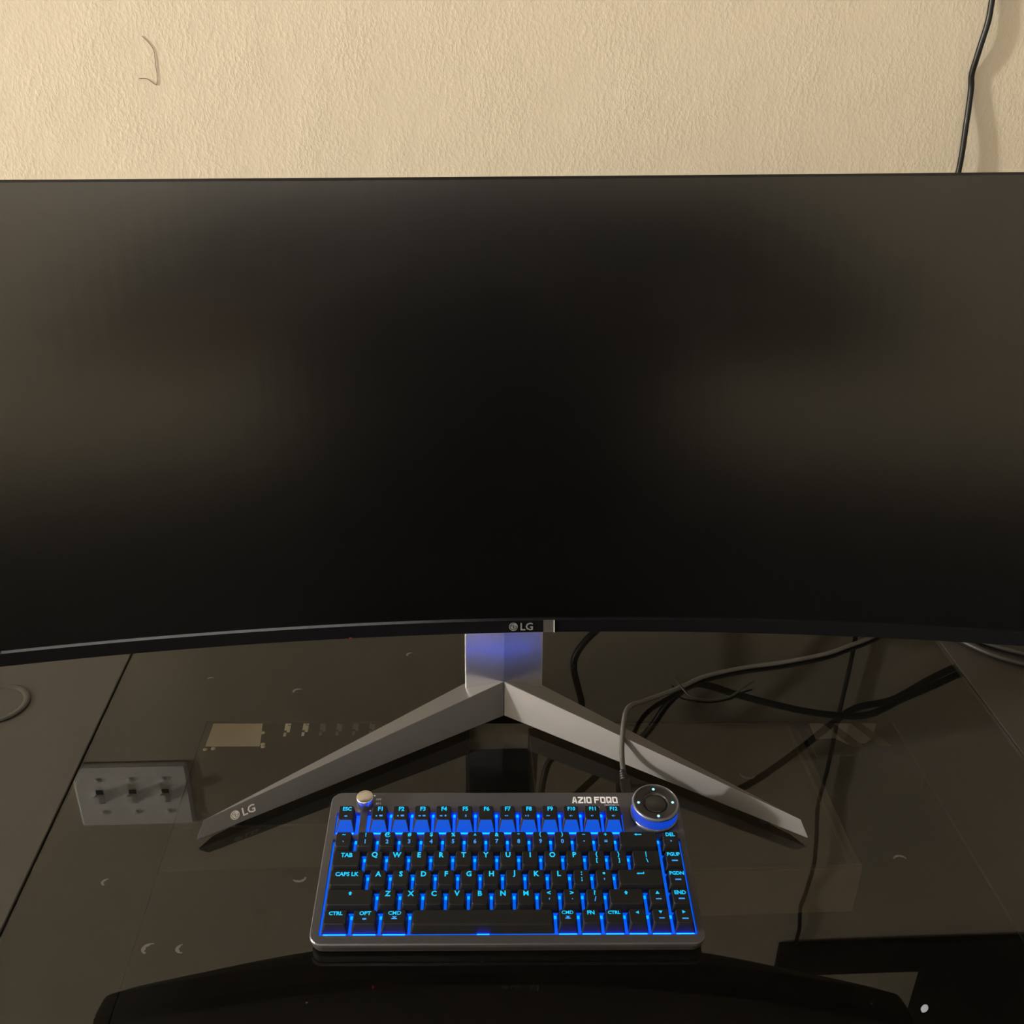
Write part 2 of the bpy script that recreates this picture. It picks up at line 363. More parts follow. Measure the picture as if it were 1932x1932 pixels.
mpart('red_glint', q, mat('red_glint_glow', (.3, .01, .03), .4, emit=(1.0, .05, .12), es=.8))['label'] = 'tiny red reflected glint, built as a glowing chip'  # red LED reflection under the bezel, modelled as a small glowing block
# stand base: two tapering legs
B0, B1 = (.0527, .8671, .006), (.0529, .8812, .040); BK, BKB = (.0530, .9323, .0265), (.0530, .9323, .006)
def vleg(A0, A1):
    A2 = (A1[0]*.985+.0008, A1[1]+.004, A1[2]-.003); A3 = (A2[0], A2[1]+.002, A0[2])
    m = MB(); m.add([A0, A1, A2, A3, B0, B1, BK, BKB], [(0, 1, 2, 3), (4, 7, 6, 5), (0, 4, 5, 1), (1, 5, 6, 2), (2, 6, 7, 3), (0, 3, 7, 4)])
    return m
LA0, LA1 = (-.2325, .7005, .005), (-0.2265, 0.7102, 0.0202)
RA0, RA1 = (.3227, .6820, .005), (0.3162, 0.6924, 0.0194)
def fixn(o):
    import bmesh
    b = bmesh.new(); b.from_mesh(o.data); bmesh.ops.recalc_face_normals(b, faces=b.faces); b.to_mesh(o.data); b.free(); return o
def bevel(o, w, seg=2):
    mm = o.modifiers.new('bevel', 'BEVEL'); mm.width = w; mm.segments = seg; mm.limit_method = 'ANGLE'; return o
ll = bevel(fixn(mpart('stand_leg', vleg(LA0, LA1), m_stand)), .0008); rl = bevel(fixn(mpart('stand_leg', vleg(RA0, RA1), m_stand)), .0008)
for x, y in ((-.200, .730), (.290, .713), (.053, .893)):
    pads = MB(); pads.lathe([(.006, .0002), (.006, .0075)], (x, y, 0), 16); mpart('rubber_foot', pads, m_shell)
po = MB(); a, b, c, d, e5 = (.0121, .8865), (.0529, .8812), (.0937, .8865), (.0937, .945), (.0121, .945)
po.loft([[(p[0], p[1]+(z-.04)*.184, z) for p in (a, b, c, d, e5)] for z in (.02, .40)])
bevel(fixn(mpart('stand_pole', po, m_pole)), .0008)
nk = MB(); nk.box(.02, .086, .825, .955, .34, .39); mpart('neck', nk, m_shell)
ml = MB(); n1 = Vector(B0)-Vector(LA0); ex = n1.normalized()
fmid = lambda t, q: Vector(LA0).lerp(Vector(B0), t).lerp(Vector(LA1).lerp(Vector(B1), t), q)
o1 = fmid(.10, .53); ey = (fmid(.10, .9)-o1); ey = ey-ex*ey.dot(ex)
lg_logo(ml, o1, ex, ey, .0043, .0011); mpart('logo', ml, m_logo)['label'] = 'pale logo on the left stand leg'
ml = MB(); lg_face(ml, o1, ex, ey, .0043, .0011); mpart('logo_emblem', ml, m_stand)

# ---------------------------------------------------------------- keyboard
KX, KY, KYAW, KT = -.1091, .5982, -.0352, .0965
fxv = Vector((math.cos(KYAW), math.sin(KYAW), 0)); bkv = Vector((-math.sin(KYAW)*math.cos(KT), math.cos(KYAW)*math.cos(KT), math.sin(KT))); nzv = fxv.cross(bkv)
kb = empty('keyboard', (0, 0, 0), 'compact black mechanical keyboard with blue backlight, dial and silver knob', 'keyboard')
Mk = Matrix((fxv, bkv, nzv)).transposed().to_4x4(); Mk.translation = (KX, KY, 0); kb.matrix_world = Mk
OY, OZ = 2.2, 22.9                              # keyboard millimetres -> local metres
def kl(p): return (p[0]/1000, (p[1]+OY)/1000, (p[2]+OZ)/1000)
def kpart(name, mb, m, parent=None):
    mb.v = [kl(p) for p in mb.v]; return mb.build(name, m, parent or kb)
CX0, CX1, CY0, CY1 = -8.0, 311.5, -22.6, 135.0
body = MB(); body.loft([rrect(CX0+6, CX1-6, CY0+9, CY1-6, 8, -21.2, 6), rrect(CX0+2.2, CX1-2.2, CY0+2.5, CY1-2, 9, -19.5, 6), rrect(CX0+1.2, CX1-1.2, CY0+1.2, CY1-1.2, 10, -18, 6), rrect(CX0+1.0, CX1-1.0, CY0+1, CY1-1, 10, -12.2, 6)], smooth=False)
kpart('case_bottom', body, m_body)
ix0, ix1, iy0, iy1 = -1.0, 305.4, -14.2, 111.0
top = MB(); o0 = rrect(CX0+.4, CX1-.4, CY0+.4, CY1-.4, 10, -12.2, 6); o1_ = rrect(CX0, CX1, CY0, CY1, 10.4, -11.6, 6); o2 = rrect(CX0, CX1, CY0, CY1, 10.4, -8.9, 6); o3 = rrect(CX0+.9, CX1-.9, CY0+.9, CY1-.9, 9.6, -8.0, 6)
i0 = rrect(ix0, ix1, iy0, iy1, .8, -8.0, 6); i1 = rrect(ix0, ix1, iy0, iy1, .8, -12.2, 6)
top.loft([o0, o1_, o2, o3, i0, i1], False, False)
top.box(ix0-.5, ix1+.5, 81.4, 86.6, -12, -8.0); top.box(257.0, ix1+.5, 86.5, iy1+.5, -12, -8.0); top.box(20.4, 26.4, 86.5, iy1+.5, -12, -8.0)
kpart('top_plate', top, m_case)
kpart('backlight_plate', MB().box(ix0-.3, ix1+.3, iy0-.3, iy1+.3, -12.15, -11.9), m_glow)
for x in (12, 280):
    ft = MB(); ft.hexa([(x, -10, -21.9), (x+14, -10, -21.9), (x+14, -4, -22.4), (x, -4, -22.4)], [(x, -10, -21), (x+14, -10, -21), (x+14, -4, -21), (x, -4, -21)]); kpart('rubber_foot', ft, m_body)
    ft = MB(); ft.box(x, x+22, 118, 126, -34.3, -20); kpart('flip_foot', ft, m_body)

UN = 19.05
legends = {}
def lines_text(items):                           # items: (text or glyph, dx, dy, size, dim)
    return items
def G(kind):                                      # small glyph outlines in mm, centred
    if kind == 'left': return [[(-3.4, 0), (-1.2, 1.25), (-1.2, .5), (3.2, .5), (3.2, -.5), (-1.2, -.5), (-1.2, -1.25)]]
    if kind == 'enter': return [[(-3.4, -.3), (-1.3, .9), (-1.3, .25), (2.4, .25), (2.4, 1.2), (3.3, 1.2), (3.3, -.75), (-1.3, -.75), (-1.3, -1.4)]]
    if kind == 'shift': return [[(0, 2.0), (-1.8, .1), (-.85, .1), (-.85, -1.6), (.85, -1.6), (.85, .1), (1.8, .1)]]
    if kind == 'up': return [[(0, 1.5), (-1.5, -1.1), (1.5, -1.1)]]
    if kind == 'down': return [[(0, -1.5), (1.5, 1.1), (-1.5, 1.1)]]
    if kind == 'tri_l': return [[(-1.5, 0), (1.1, 1.5), (1.1, -1.5)]]
    if kind == 'tri_r': return [[(1.5, 0), (-1.1, -1.5), (-1.1, 1.5)]]
    if kind == 'rew': return [[(-1.8, 0), (0, .9), (0, -.9)], [(0, 0), (1.8, .9), (1.8, -.9)]]
    if kind == 'play': return [[(-1.6, -.9), (-.1, 0), (-1.6, .9)], [(.3, -.9), (.75, -.9), (.75, .9), (.3, .9)], [(1.2, -.9), (1.65, -.9), (1.65, .9), (1.2, .9)]]
    if kind == 'fwd': return [[(-1.8, -.9), (0, 0), (-1.8, .9)], [(0, -.9), (1.8, 0), (0, .9)]]
    if kind == 'spk': return [[(-1.6, -.45), (-.9, -.45), (.1, -1.1), (.1, 1.1), (-.9, .45), (-1.6, .45)], [(.7, -.6), (1.2, -.6), (1.2, .6), (.7, .6)]]
    if kind == 'dot': return [[(.85*math.cos(k*math.pi/5), .85*math.sin(k*math.pi/5)) for k in range(10)]]
    if kind == 'box': return [[(-1.5, -.8), (1.5, -.8), (1.5, .8), (-1.5, .8)]]
    if kind == 'bar': return [[(-2.6, -.65), (2.6, -.65), (2.6, .65), (-2.6, .65)]]
    if kind == 'oval': return [[(1.7*math.cos(k*math.pi/7), .8*math.sin(k*math.pi/7)) for k in range(14)]]
    if kind == 'mic': return [[(-.6, -.3), (.6, -.3), (.6, 1.1), (-.6, 1.1)], [(-.9, -1.1), (.9, -1.1), (.9, -.7), (-.9, -.7)]]
    if kind == 'cmd': return [[(-1.4, -1.0), (1.4, -1.0), (1.8, -.5), (.6, -.1), (.6, .3), (1.5, .9), (-1.5, .9), (-.6, .3), (-.6, -.1), (-1.8, -.5)]]
    return []
# rows: centre y, top shift, top half depth, z front, z back
ROW = {0: (98.6, 4.5, 6.7, 0.3, 2.4), 1: (71.7, 2.4, 6.8, 0.2, 1.8), 2: (52.6, 2.0, 7.0, -.5, .4), 3: (33.6, 2.0, 7.0, -.8, -.3), 4: (14.5, 1.9, 7.0, -.6, -.7), 5: (-4.5, 1.9, 6.6, .3, -.7)}
def keycap(row, c0, wd, items, fshift=0.0):
    yc, sh_, hd, zf, zb = ROW[row]
    xc = (c0+wd/2)*UN+fshift; hw = wd*UN/2-1.2; hb = 8.2; tw = wd*UN/2-3.25
    yt = yc+sh_
    def zt(y): return zf+(zb-zf)*(y-(yt-hd))/(2*hd)
    def tilt(l, dz): return [(x, y, zt(y)+dz) for x, y, _ in l]
    m = MB()
    l0 = rrect(xc-hw, xc+hw, 89.0 if row == 0 else yc-hb, yc+hb, .7, -8.6, 2)
    l1 = tilt(rrect(xc-tw-.35, xc+tw+.35, yt-hd-.35, yt+hd+.35, 1.7, 0, 2), -.55)
    l2 = tilt(rrect(xc-tw+.15, xc+tw-.15, yt-hd+.15, yt+hd-.15, 1.4, 0, 2), 0.0)
    if row == 5 and wd > 5: l1 = tilt(rrect(xc-tw-.8, xc+tw+.8, yt-hd-1.0, yt+hd+.6, 1.7, 0, 2), -1.6)
    m.loft([l0, l1, l2])
    k = kpart('keycap', m, m_key)
    if row == 0:                                  # F row: deep front skirt and rear, LED light put in as emission
        k.data.materials.append(m_skirtglow); k.data.materials.append(m_rearglow)
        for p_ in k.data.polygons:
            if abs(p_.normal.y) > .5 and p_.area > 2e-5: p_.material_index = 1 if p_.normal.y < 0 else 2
    a, b = MB(), MB()
    for t, dx, dy, size, dim in items:
        tgt = b if dim else a
        if t.startswith('@') and len(t) > 1: shapes = [([(x*size, y*size, 0) for x, y in g], [tuple(range(len(g)))]) for g in G(t[1:])]
        else: shapes = [text_geo(t, size*1.22, size*(.02 if 'M' in t else .045), .95)]
        for vs, fs in shapes:
            P = []
            for x, y, _ in vs:
                Y = yt+dy+y; P.append((xc+dx+x, Y, zt(Y)+.14))
            tgt.add(P, fs)
    if a.v: kpart('legend', a, m_leg, k)
    if b.v: kpart('legend', b, m_leg2, k)
    return k
T1, T2 = 5.0, 4.0
frow = [('ESC', [('@oval', 0, -3.6, .9, 1)]), ('F1', [('@dot', -2.3, -3.4, .9, 1), ('@box', 1.7, -3.2, 1.0, 1)]), ('F2', [('@dot', -2.3, -3.4, .9, 1), ('@box', 1.7, -3.2, 1.0, 1)]),
        ('F3', [('@oval', -2.0, -3.4, .8, 1), ('@box', 1.9, -3.3, .9, 1)]), ('F4', [('@box', -1.9, -3.4, .8, 1), ('@dot', 2.0, -3.3, 1.1, 1)]), ('F5', [('@mic', 1.0, -3.4, 1.0, 1)]), ('F6', []),
        ('F7', [('@rew', -1.0, -3.4, .9, 1)]), ('F8', [('@play', -1.4, -3.4, 1.0, 1)]), ('F9', [('@fwd', -1.4, -3.4, .9, 1)]), ('F10', [('@spk', 0, -3.5, 1.0, 1)]), ('F11', [('@spk', 0, -3.5, .9, 1)]), ('F12', [('@spk', 0, -3.5, 1.0, 1)])]
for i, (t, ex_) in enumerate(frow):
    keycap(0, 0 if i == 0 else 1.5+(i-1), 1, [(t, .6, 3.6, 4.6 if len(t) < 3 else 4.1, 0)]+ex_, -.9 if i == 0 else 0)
num = ['~`', '!1', '@2', '#3', '$4', '%5', '^6', '&7', '*8', '(9', ')0', '_-', '+=']
for i, p in enumerate(num):
    keycap(1, i, 1, [(p[0], 0, 4.2, 4.2, 0), (p[1], 0, -2.4, 4.4, 1)])
keycap(1, 13, 2, [('@left', 0, 4.0, 1.0, 0)]); keycap(1, 15, 1, [('DEL', 0, 4.0, 4.0, 0), ('@dot', 0, -2.4, .9, 1)])
keycap(2, 0, 1.5, [('TAB', 0, 3.2, 4.6, 0)])
for i, ch in enumerate('QWERTYUIOP'): keycap(2, 1.5+i, 1, [(ch, 0, 3.2, 5.6, 0)])
keycap(2, 11.5, 1, [('{', 0, 3.4, 4.4, 0), ('[', 0, -2.6, 4.0, 0)]); keycap(2, 12.5, 1, [('}', 0, 3.4, 4.4, 0), (']', 0, -2.6, 4.0, 0)])
keycap(2, 13.5, 1.5, [('|', 0, 3.4, 4.4, 0), ('\\', .4, -2.6, 4.4, 0)]); keycap(2, 15, 1, [('PGUP', 0, 3.4, 3.9, 0), ('@bar', .4, -2.8, 1.0, 1)])
keycap(3, 0, 1.75, [('CAPS LK', 0, 3.2, 4.4, 0)])
for i, ch in enumerate('ASDFGHJKL'): keycap(3, 1.75+i, 1, [(ch, 0, 3.2, 5.6, 0)])
keycap(3, 10.75, 1, [(':', 0, 3.4, 5.4, 0), (';', 0, -2.6, 5.0, 0)]); keycap(3, 11.75, 1, [('"', 0, 3.4, 5.4, 0), ("'", 0, -2.2, 5.4, 1)])
keycap(3, 12.75, 2.25, [('@enter', 0, 3.4, 1.0, 0)]); keycap(3, 15, 1, [('PGDN', 0, 3.4, 3.9, 0), ('@bar', .4, -2.8, 1.0, 1)])
keycap(4, 0, 2.25, [('@shift', 0, 3.4, 1.0, 0)])
for i, ch in enumerate('ZXCVBNM'): keycap(4, 2.25+i, 1, [(ch, 0, 3.2, 5.6, 0)])
for i, p in enumerate(('<,', '>.', '?/')): keycap(4, 9.25+i, 1, [(p[0], 0, 3.6, 5.0, 0), (p[1], .2, -2.4, 5.0, 1)])
keycap(4, 12.25, 1.75, [('@shift', 0, 3.4, 1.0, 0)]); keycap(4, 14, 1, [('@up', 0, 3.4, 1.2, 0), ('@bar', .3, -2.6, .9, 1)]); keycap(4, 15, 1, [('END', 0, 3.6, 4.2, 0), ('@bar', .4, -2.4, 1.0, 1)])
keycap(5, 0, 1.25, [('CTRL', 0, 3.4, 4.0, 0)]); keycap(5, 1.25, 1.25, [('OPT', 0, 3.4, 4.2, 0), ('@oval', -.2, -2.2, 1.1, 1)])
keycap(5, 2.5, 1.25, [('CMD', 0, 3.6, 4.2, 0), ('@cmd', 0, -1.0, 1.5, 1)]); keycap(5, 3.75, 6.25, [])
keycap(5, 10, 1, [('CMD', 0, 3.6, 3.8, 0), ('@cmd', 0, -1.2, 1.4, 1)]); keycap(5, 11, 1, [('FN', 0, 3.4, 4.4, 0)]); keycap(5, 12, 1, [('CTRL', 0, 3.4, 3.7, 0)])
keycap(5, 13, 1, [('@tri_l', 0, 3.4, 1.1, 0)]); keycap(5, 14, 1, [('@down', 0, 3.8, 1.1, 0), ('@bar', .3, -2.2, .9, 1)]); keycap(5, 15, 1, [('@tri_r', 0, 3.8, 1.1, 0), ('@bar', .3, -2.6, 1.0, 1)])
# light bars leaking along the front edge of the F row and the bottom row, and dots at the gaps
led = MB()
for i in range(13):
    xc = (.5 if i == 0 else 1.5+(i-1)+.5)*UN+(-.9 if i == 0 else 0)
    led.box(xc-7.6, xc+7.6, 86.8, 87.9, -11.8, -7.4)
for xc, hw in ((.625, 9), (1.875, 9), (3.125, 9), (6.9, 5), (10.5, 7.2), (11.5, 7.2), (12.5, 7.2), (13.5, 7.2), (14.5, 7.2), (15.5, 7.2)):
    led.box(xc*UN-hw, xc*UN+hw, -14.15, -12.9, -11.8, -8.3)
kpart('led_bar', led, m_led)['kind'] = 'stuff'
led = MB()
for y, xs in ((109.6, [2.5+i for i in range(11)]), (61.0, [1.5+i for i in range(13)]), (42.0, [1.75+i for i in range(12)]), (23.0, [2.25+i for i in range(11)]+[14.0]), (4.0, [1.25, 2.5, 3.75, 10, 11, 12, 13, 14, 15]), (80.0, [1+i for i in range(13)]+[15])):
    for x in xs: led.box(x*UN-1.0, x*UN+1.0, y-1.2, y+1.0, -11.8, -10.4)
kpart('led_dot', led, m_dot)['kind'] = 'stuff'
led = MB()  # extra bars added behind the F row to strengthen the pole's blue reflection
for i in range(13):
    xc = (.5 if i == 0 else 1.5+(i-1)+.5)*UN+(-.9 if i == 0 else 0); led.box(xc-6.5, xc+6.5, 108.9, 110.4, -11.8, -8.6)
kpart('added_rear_led_bar', led, m_led)['kind'] = 'stuff'
# dial
kc = (286.2, 109.3)
dial_base = MB(); dial_base.lathe([(21.6, -8), (21.8, -6.4), (21.2, -5.2), (20.6, -5.0)], (kc[0], kc[1], 0), 64)
dial = kpart('dial', dial_base, m_knobside)
n = 192; rb = MB(); loops = []
for z, rr in ((-5.2, 20.5), (-4.8, 20.6), (4.8, 20.6), (5.2, 20.5)):
    loops.append([(kc[0]+(rr+(.22 if i % 2 else -.12))*math.cos(2*math.pi*i/n), kc[1]+(rr+(.22 if i % 2 else -.12))*math.sin(2*math.pi*i/n), z) for i in range(n)])
rb.loft(loops, False, False); kpart('ribbed_side', rb, m_knoblit, dial)
rg = MB(); rg.lathe([(20.9, 5.0), (21.1, 6.4), (20.8, 7.6), (19.9, 8.1), (19.0, 8.0), (18.6, 7.2), (17.9, 7.0), (12.6, 7.0), (11.2, 6.2), (10.4, 4.2), (10.2, 4.2), (9.8, 5.6), (9.0, 6.0), (0, 6.1)], (kc[0], kc[1], 0), 64)
kpart('dial_top', rg, m_knobtop, dial)
rg = MB(); rg.lathe([(21.15, 5.2), (21.25, 6.4), (20.9, 7.7), (19.9, 8.2), (19.3, 8.1), (19.6, 7.9), (20.5, 7.2), (20.9, 6.4), (21.0, 5.2)], (kc[0], kc[1], 0), 64)
kpart('dial_rim', rg, m_knobside, dial)
for a in (90, 180, 0, -88):
    q = MB(); q.lathe([(1.25, 7.0), (1.25, 7.3), (.8, 7.6), (0, 7.65)], (kc[0]+15.4*math.cos(math.radians(a)), kc[1]+15.4*math.sin(math.radians(a)), 0), 14)
    kpart('indicator_light', q, m_cyan, dial)
sk = MB(); sk.lathe([(7.7, -8), (7.75, 1.0), (7.5, 1.8), (6.9, 2.1), (0, 2.1)], (23.4, 121.0, 0), 40)
kpart('silver_knob', sk, m_silver)['label'] = 'small silver knob'
# printed words
FONT = {'A': ['..###..', '..###..', '.##.##.', '.##.##.', '##...##', '#######', '#######', '##...##', '##...##'], 'Z': ['#######', '#######', '....###', '...###.', '..###..', '.###...', '###....', '#######', '#######'], 'I': ['##']*9,
        'O': ['######.', '#######', '##...##', '##...##', '##...##', '##...##', '##...##', '#######', '.######'], 'F': ['#######', '#######', '##.....', '######.', '######.', '##.....', '##.....', '##.....', '##.....'], 'Q': ['######.', '#######', '##...##', '##...##', '##...##', '##.#.##', '##.####', '#######', '.###.##']}
def block_word(mb, word, x, y, px, py, z):
    for ch in word:
        if ch == ' ': x += px*2.6; continue
        if ch == 'A':
            w_, h_ = px*7, py*9
            for q_ in ([(0, 0), (.30, 0), (.52, 1), (.30, 1)], [(.70, 0), (1, 0), (.70, 1), (.48, 1)], [(.28, .76), (.72, .76), (.70, 1), (.30, 1)], [(.14, .20), (.86, .20), (.82, .42), (.18, .42)]):
                mb.add([(x+a*w_, y+b*h_, z) for a, b in q_], [(0, 1, 2, 3)])
            x += px*8; continue
        rows = FONT[ch]
        for r, line in enumerate(rows):
            k = 0
            while k < len(line):
                if line[k] == '#':
                    j = k
                    while j < len(line) and line[j] == '#': j += 1
                    Y = y+(len(rows)-1-r)*py
                    mb.add([(x+k*px, Y, z), (x+j*px, Y, z), (x+j*px, Y+py*1.02, z), (x+k*px, Y+py*1.02, z)], [(0, 1, 2, 3)]); k = j
                else: k += 1
        x += px*(len(rows[0])+1.0)
    if 'Q' in word: pass
q = MB(); block_word(q, 'AZIO FOQO', 212.4, 121.6, .695, .86, -7.9); kpart('brand_print', q, m_white)
q = MB()
for t, x, y, s in (('DESIGNED IN', 248.6, 119.6, 2.2), ('LED', 235.4, 116.9, 2.4), ('OFF', 35.0, 126.4, 2.9), ('BT1', 35.2, 121.4, 2.9), ('BT2', 34.0, 116.4, 2.6)):
    vs, fs = text_geo(t, s, s*.02); q.add([(a+x, b+y, -7.9) for a, b, _ in vs], fs)
q.lathe([(1.0, -7.95), (1.0, -7.9)], (31.2, 130.6, 0), 12); q.lathe([(.9, -7.95), (.9, -7.9)], (28.6, 113.4, 0), 12)
kpart('small_print', q, m_print)

# ---------------------------------------------------------------- keyboard cable and twist tie
e = empty('keyboard_cable', (.162, .745, .0), 'dark grey braided cable running from the keyboard over the right stand leg', 'cable'); O = e.location
pth = [(.1615, .748, .0215), (.1625, .760, .021), (.1635, .775, .022), (.1660, .795, .030), (.1725, .822, .040), (.184, .850, .030), (.207, .8835, .010), (.2484, .9119, .0035), (.2829, .9334, .003), (.3292, .9481, .003), (.3814, .9579, .003), (.4365, .9732, .003), (.4669, .9875, .003), (.4984, 1.0032, .003), (.56, 1.04, .003)]
MB().tube(pth, .0026, 10, 8).build('cord', m_braid, e, O)
pl = MB(); pl.box(.1565, .1665, .716, .746, .018, .0255); bevel(fixn(pl.build('plug', m_cable, e, O)), .0015)
sr = MB()
for k in range(4): sr.tube([(.1615, .7475+k*.0035, .0213), (.1617, .7492+k*.0035, .0213)], .0042-.0003*k, 12, 1)
sr.build('strain_relief', m_cable, e, O)
tw = MB().tube([(.2465, .931, .0072), (.2505, .911, .0075), (.2601, .8983, .003), (.2795, .8925, .0015), (.3012, .8969, .0015), (.3193, .9097, .003), (.3343, .9195, .006)], .0013, 8, 6, .6)
tw.build('twist_tie', m_cable, None, (.28, .9, 0)); tag(bpy.data.objects['twist_tie'], 'black twist tie curling out from the keyboard cable on the glass', 'twist tie')
# grey cables lying on the right board
for nm, pts, r, lab in (('grey_cable', [(.585, 1.03, .0035), (.606, .998, .0035), (.628, .970, .0035), (.662, .945, .0035), (.72, .925, .0035), (.80, .92, .0035)], .0035, 'grey cable on the right side board, the one nearer the keyboard'),
                        ('grey_cable', [(.600, 1.03, .0035), (.627, .995, .0035), (.672, .966, .0035), (.73, .945, .0035), (.81, .94, .0035)], .0032, 'grey cable on the right side board, the one nearer the wall')):
    q = MB().tube(pts, r, 10, 8).build(nm, m_greycab, None, (pts[2][0], pts[2][1], 0)); tag(q, lab, 'cable')

# ---------------------------------------------------------------- on and before the wall
wc = [(.5595, 1.1535, .705), (.5590, 1.1525, .688), (.5591, 1.1515, .669), (.5565, 1.151, .649), (.5550, 1.1525, .631), (.5548, 1.1548, .617), (.5572, 1.1548, .604), (.5582, 1.153, .584), (.5584, 1.1505, .562), (.5592, 1.149, .541), (.5594, 1.1485, .518), (.558, 1.1485, .50),
      (.554, 1.1485, .46), (.547, 1.149, .40), (.5505, 1.150, .33), (.5505, 1.149, .23), (.5516, 1.148, .13), (.550, 1.148, .06), (.55, 1.146, -.05), (.55, 1.144, -.2)]
q = MB().tube(wc, .0031, 10, 8).build('wall_cord', m_cable, None, (.555, 1.15, .5)); tag(q, 'thin black cord hanging down the cream wall behind the monitor', 'cord')
for nm, pts, r, lab in (
    ('power_cable', [(.10, 1.04, .33), (.16, 1.08, .312), (.205, 1.10, .28), (.2593, 1.1, .2184), (.2876, 1.1, .1649), (.3137, 1.1, .1365), (.335, 1.1, .1344), (.3877, 1.1, .1541), (.464, 1.1, .1783), (.5255, 1.1, .1905), (.5699, 1.1, .1899), (.6092, 1.1, .1659), (.6494, 1.1, .1435), (.6874, 1.1, .1224), (.7306, 1.1, .111), (.7707, 1.1, .115), (.85, 1.1, .13)], .0048, 'thick black cable sagging behind the monitor, mirrored in the glass right of the stand'),
    ('power_cable', [(.10, 1.03, .38), (.20, 1.07, .37), (.3234, 1.108, .352), (.3574, 1.108, .3462), (.4158, 1.108, .3203), (.4766, 1.108, .264), (.5214, 1.108, .2136), (.5525, 1.108, .1850), (.6021, 1.108, .1716), (.6483, 1.108, .1381), (.6877, 1.108, .1162), (.76, 1.108, .10), (.85, 1.108, .115)], .0048, 'thick black cable behind the monitor, mirrored as a diagonal past the right stand tip'),
    ('signal_cable', [(.20, 1.1, .0300), (.1838, 1.1, .0451), (.1677, 1.1, .0653), (.1583, 1.1, .086), (.1579, 1.1, .1071), (.164, 1.1, .133), (.1712, 1.1, .1638), (.172, 1.1, .20), (.16, 1.1, .225), (.1472, 1.1, .2402), (.1297, 1.1, .2631), (.1212, 1.09, .2962), (.119, 1.07, .3204), (.11, 1.0, .36)], .0046, 'black cable hanging behind the stand pole, mirrored beside the pole')):
    q = MB().tube(pts, r, 10, 8).build(nm, m_cable, None, pts[5]); tag(q, lab, 'cable')

sp = empty('light_switch_plate', (-.4596, WY, .351), 'white three-toggle light switch plate on the wall, mirrored in the glass at left', 'switch'); O = sp.location
px, pz = -.4596, .351
pm = MB(); yy = lambda l: [(a, WY-c, b) for a, b, c in l]
pm.loft([yy(rrect(px-.081, px+.081, pz-.057, pz+.057, .003, .0, 3)), yy(rrect(px-.081, px+.081, pz-.057, pz+.057, .003, .003, 3)), yy(rrect(px-.077, px+.077, pz-.053, pz+.053, .003, .0065, 3))])
fixn(pm.build('plate', m_plate, sp, O))
for k in (-1, 0, 1):
    x = px+k*.046
    s = MB(); s.hexa([(x-.005, WY-.005, pz-.012), (x+.005, WY-.005, pz-.012), (x+.005, WY-.005, pz+.012), (x-.005, WY-.005, pz+.012)],
                     [(x-.005, WY-.0075, pz-.012), (x+.005, WY-.0075, pz-.012), (x+.005, WY-.0075, pz+.012), (x-.005, WY-.0075, pz+.012)])
    sl = fixn(s.build('toggle_slot', m_frame, sp, O))
    s = MB(); s.hexa([(x-.0055, WY-.007, pz-.005), (x+.0055, WY-.007, pz-.005), (x+.0055, WY-.007, pz+.011), (x-.0055, WY-.007, pz+.011)],
                     [(x-.0046, WY-.022, pz-.014), (x+.0046, WY-.022, pz-.014), (x+.0046, WY-.024, pz-.003), (x-.0046, WY-.024, pz-.003)])
    bevel(fixn(s.build('toggle', m_plate, sp, O)), .0008)
    for dz in (-.030, .030):
        s = MB(); s.loft([[(x+r*math.cos(2*math.pi*i/14), WY-d, pz+dz+r*math.sin(2*math.pi*i/14)) for i in range(14)] for r, d in ((.0042, .006), (.0042, .0080), (.0026, .0094))]); fixn(s.build('screw', m_plate, sp, O))

fr = empty('wall_frame', (.74, WY, .70), 'black box frame on the wall above the monitor, mirrored at the lower right', 'frame'); O = fr.location
MB().box(.532, 1.0, WY-.012, WY-.001, .706, .775).build('frame_rail', m_frame, fr, O)
MB().box(.532, .566, WY-.012, WY-.001, .775, .95).build('frame_side', m_frame, fr, O)
MB().box(.785, 1.0, WY-.012, WY-.001, .775, .95).build('frame_panel', m_frame, fr, O)
il = MB(); il.lathe([(.006, 0), (.006, .002)], (0, 0, 0), 16); il.v = [(.807+a, WY-.0125-c, .868+b*1.6) for a, b, c in il.v]
fixn(il.build('indicator_light', m_white_led, fr, O))

h = MB().tube([(-.3069, WY-.0006, .6406), (-.3005, WY-.0006, .6339), (-.2972, WY-.0006, .6276), (-.297, WY-.0006, .6212), (-.2974, WY-.0008, .6143), (-.2969, WY-.0006, .6063), (-.2985, WY-.0006, .5960), (-.3011, WY-.0006, .5962), (-.3056, WY-.0006, .5997), (-.309, WY-.0006, .6011), (-.3158, WY-.0006, .601)], .00035, 6, 5)
tag(h.build('hair_strand', m_hair, None, (-.3, WY, .62)), 'thin dark curled hair stuck to the cream wall, upper left', 'hair')

# ---------------------------------------------------------------- ceiling lamps (out of frame)
m_shade = mat('lamp_shade_glass', (.9, .85, .75), .4, emit=(1, .85, .62), es=3.0)
for i, (x, y, z, p, r) in enumerate(LAMPS):
    e = empty('ceiling_lamp', (x, y, CZ), ('flush ceiling lamp left of the desk', 'flush ceiling lamp behind the person')[i], 'lamp', 'ceiling lamps out of frame'); O = e.location
    MB().lathe([(.09, CZ-.03), (.09, CZ)], (x, y, 0), 32).build('lamp_base', m_silver, e, O)
    MB().lathe([(.006, z+r), (.006, CZ-.03)], (x, y, 0), 10).build('lamp_stem', m_silver, e, O)

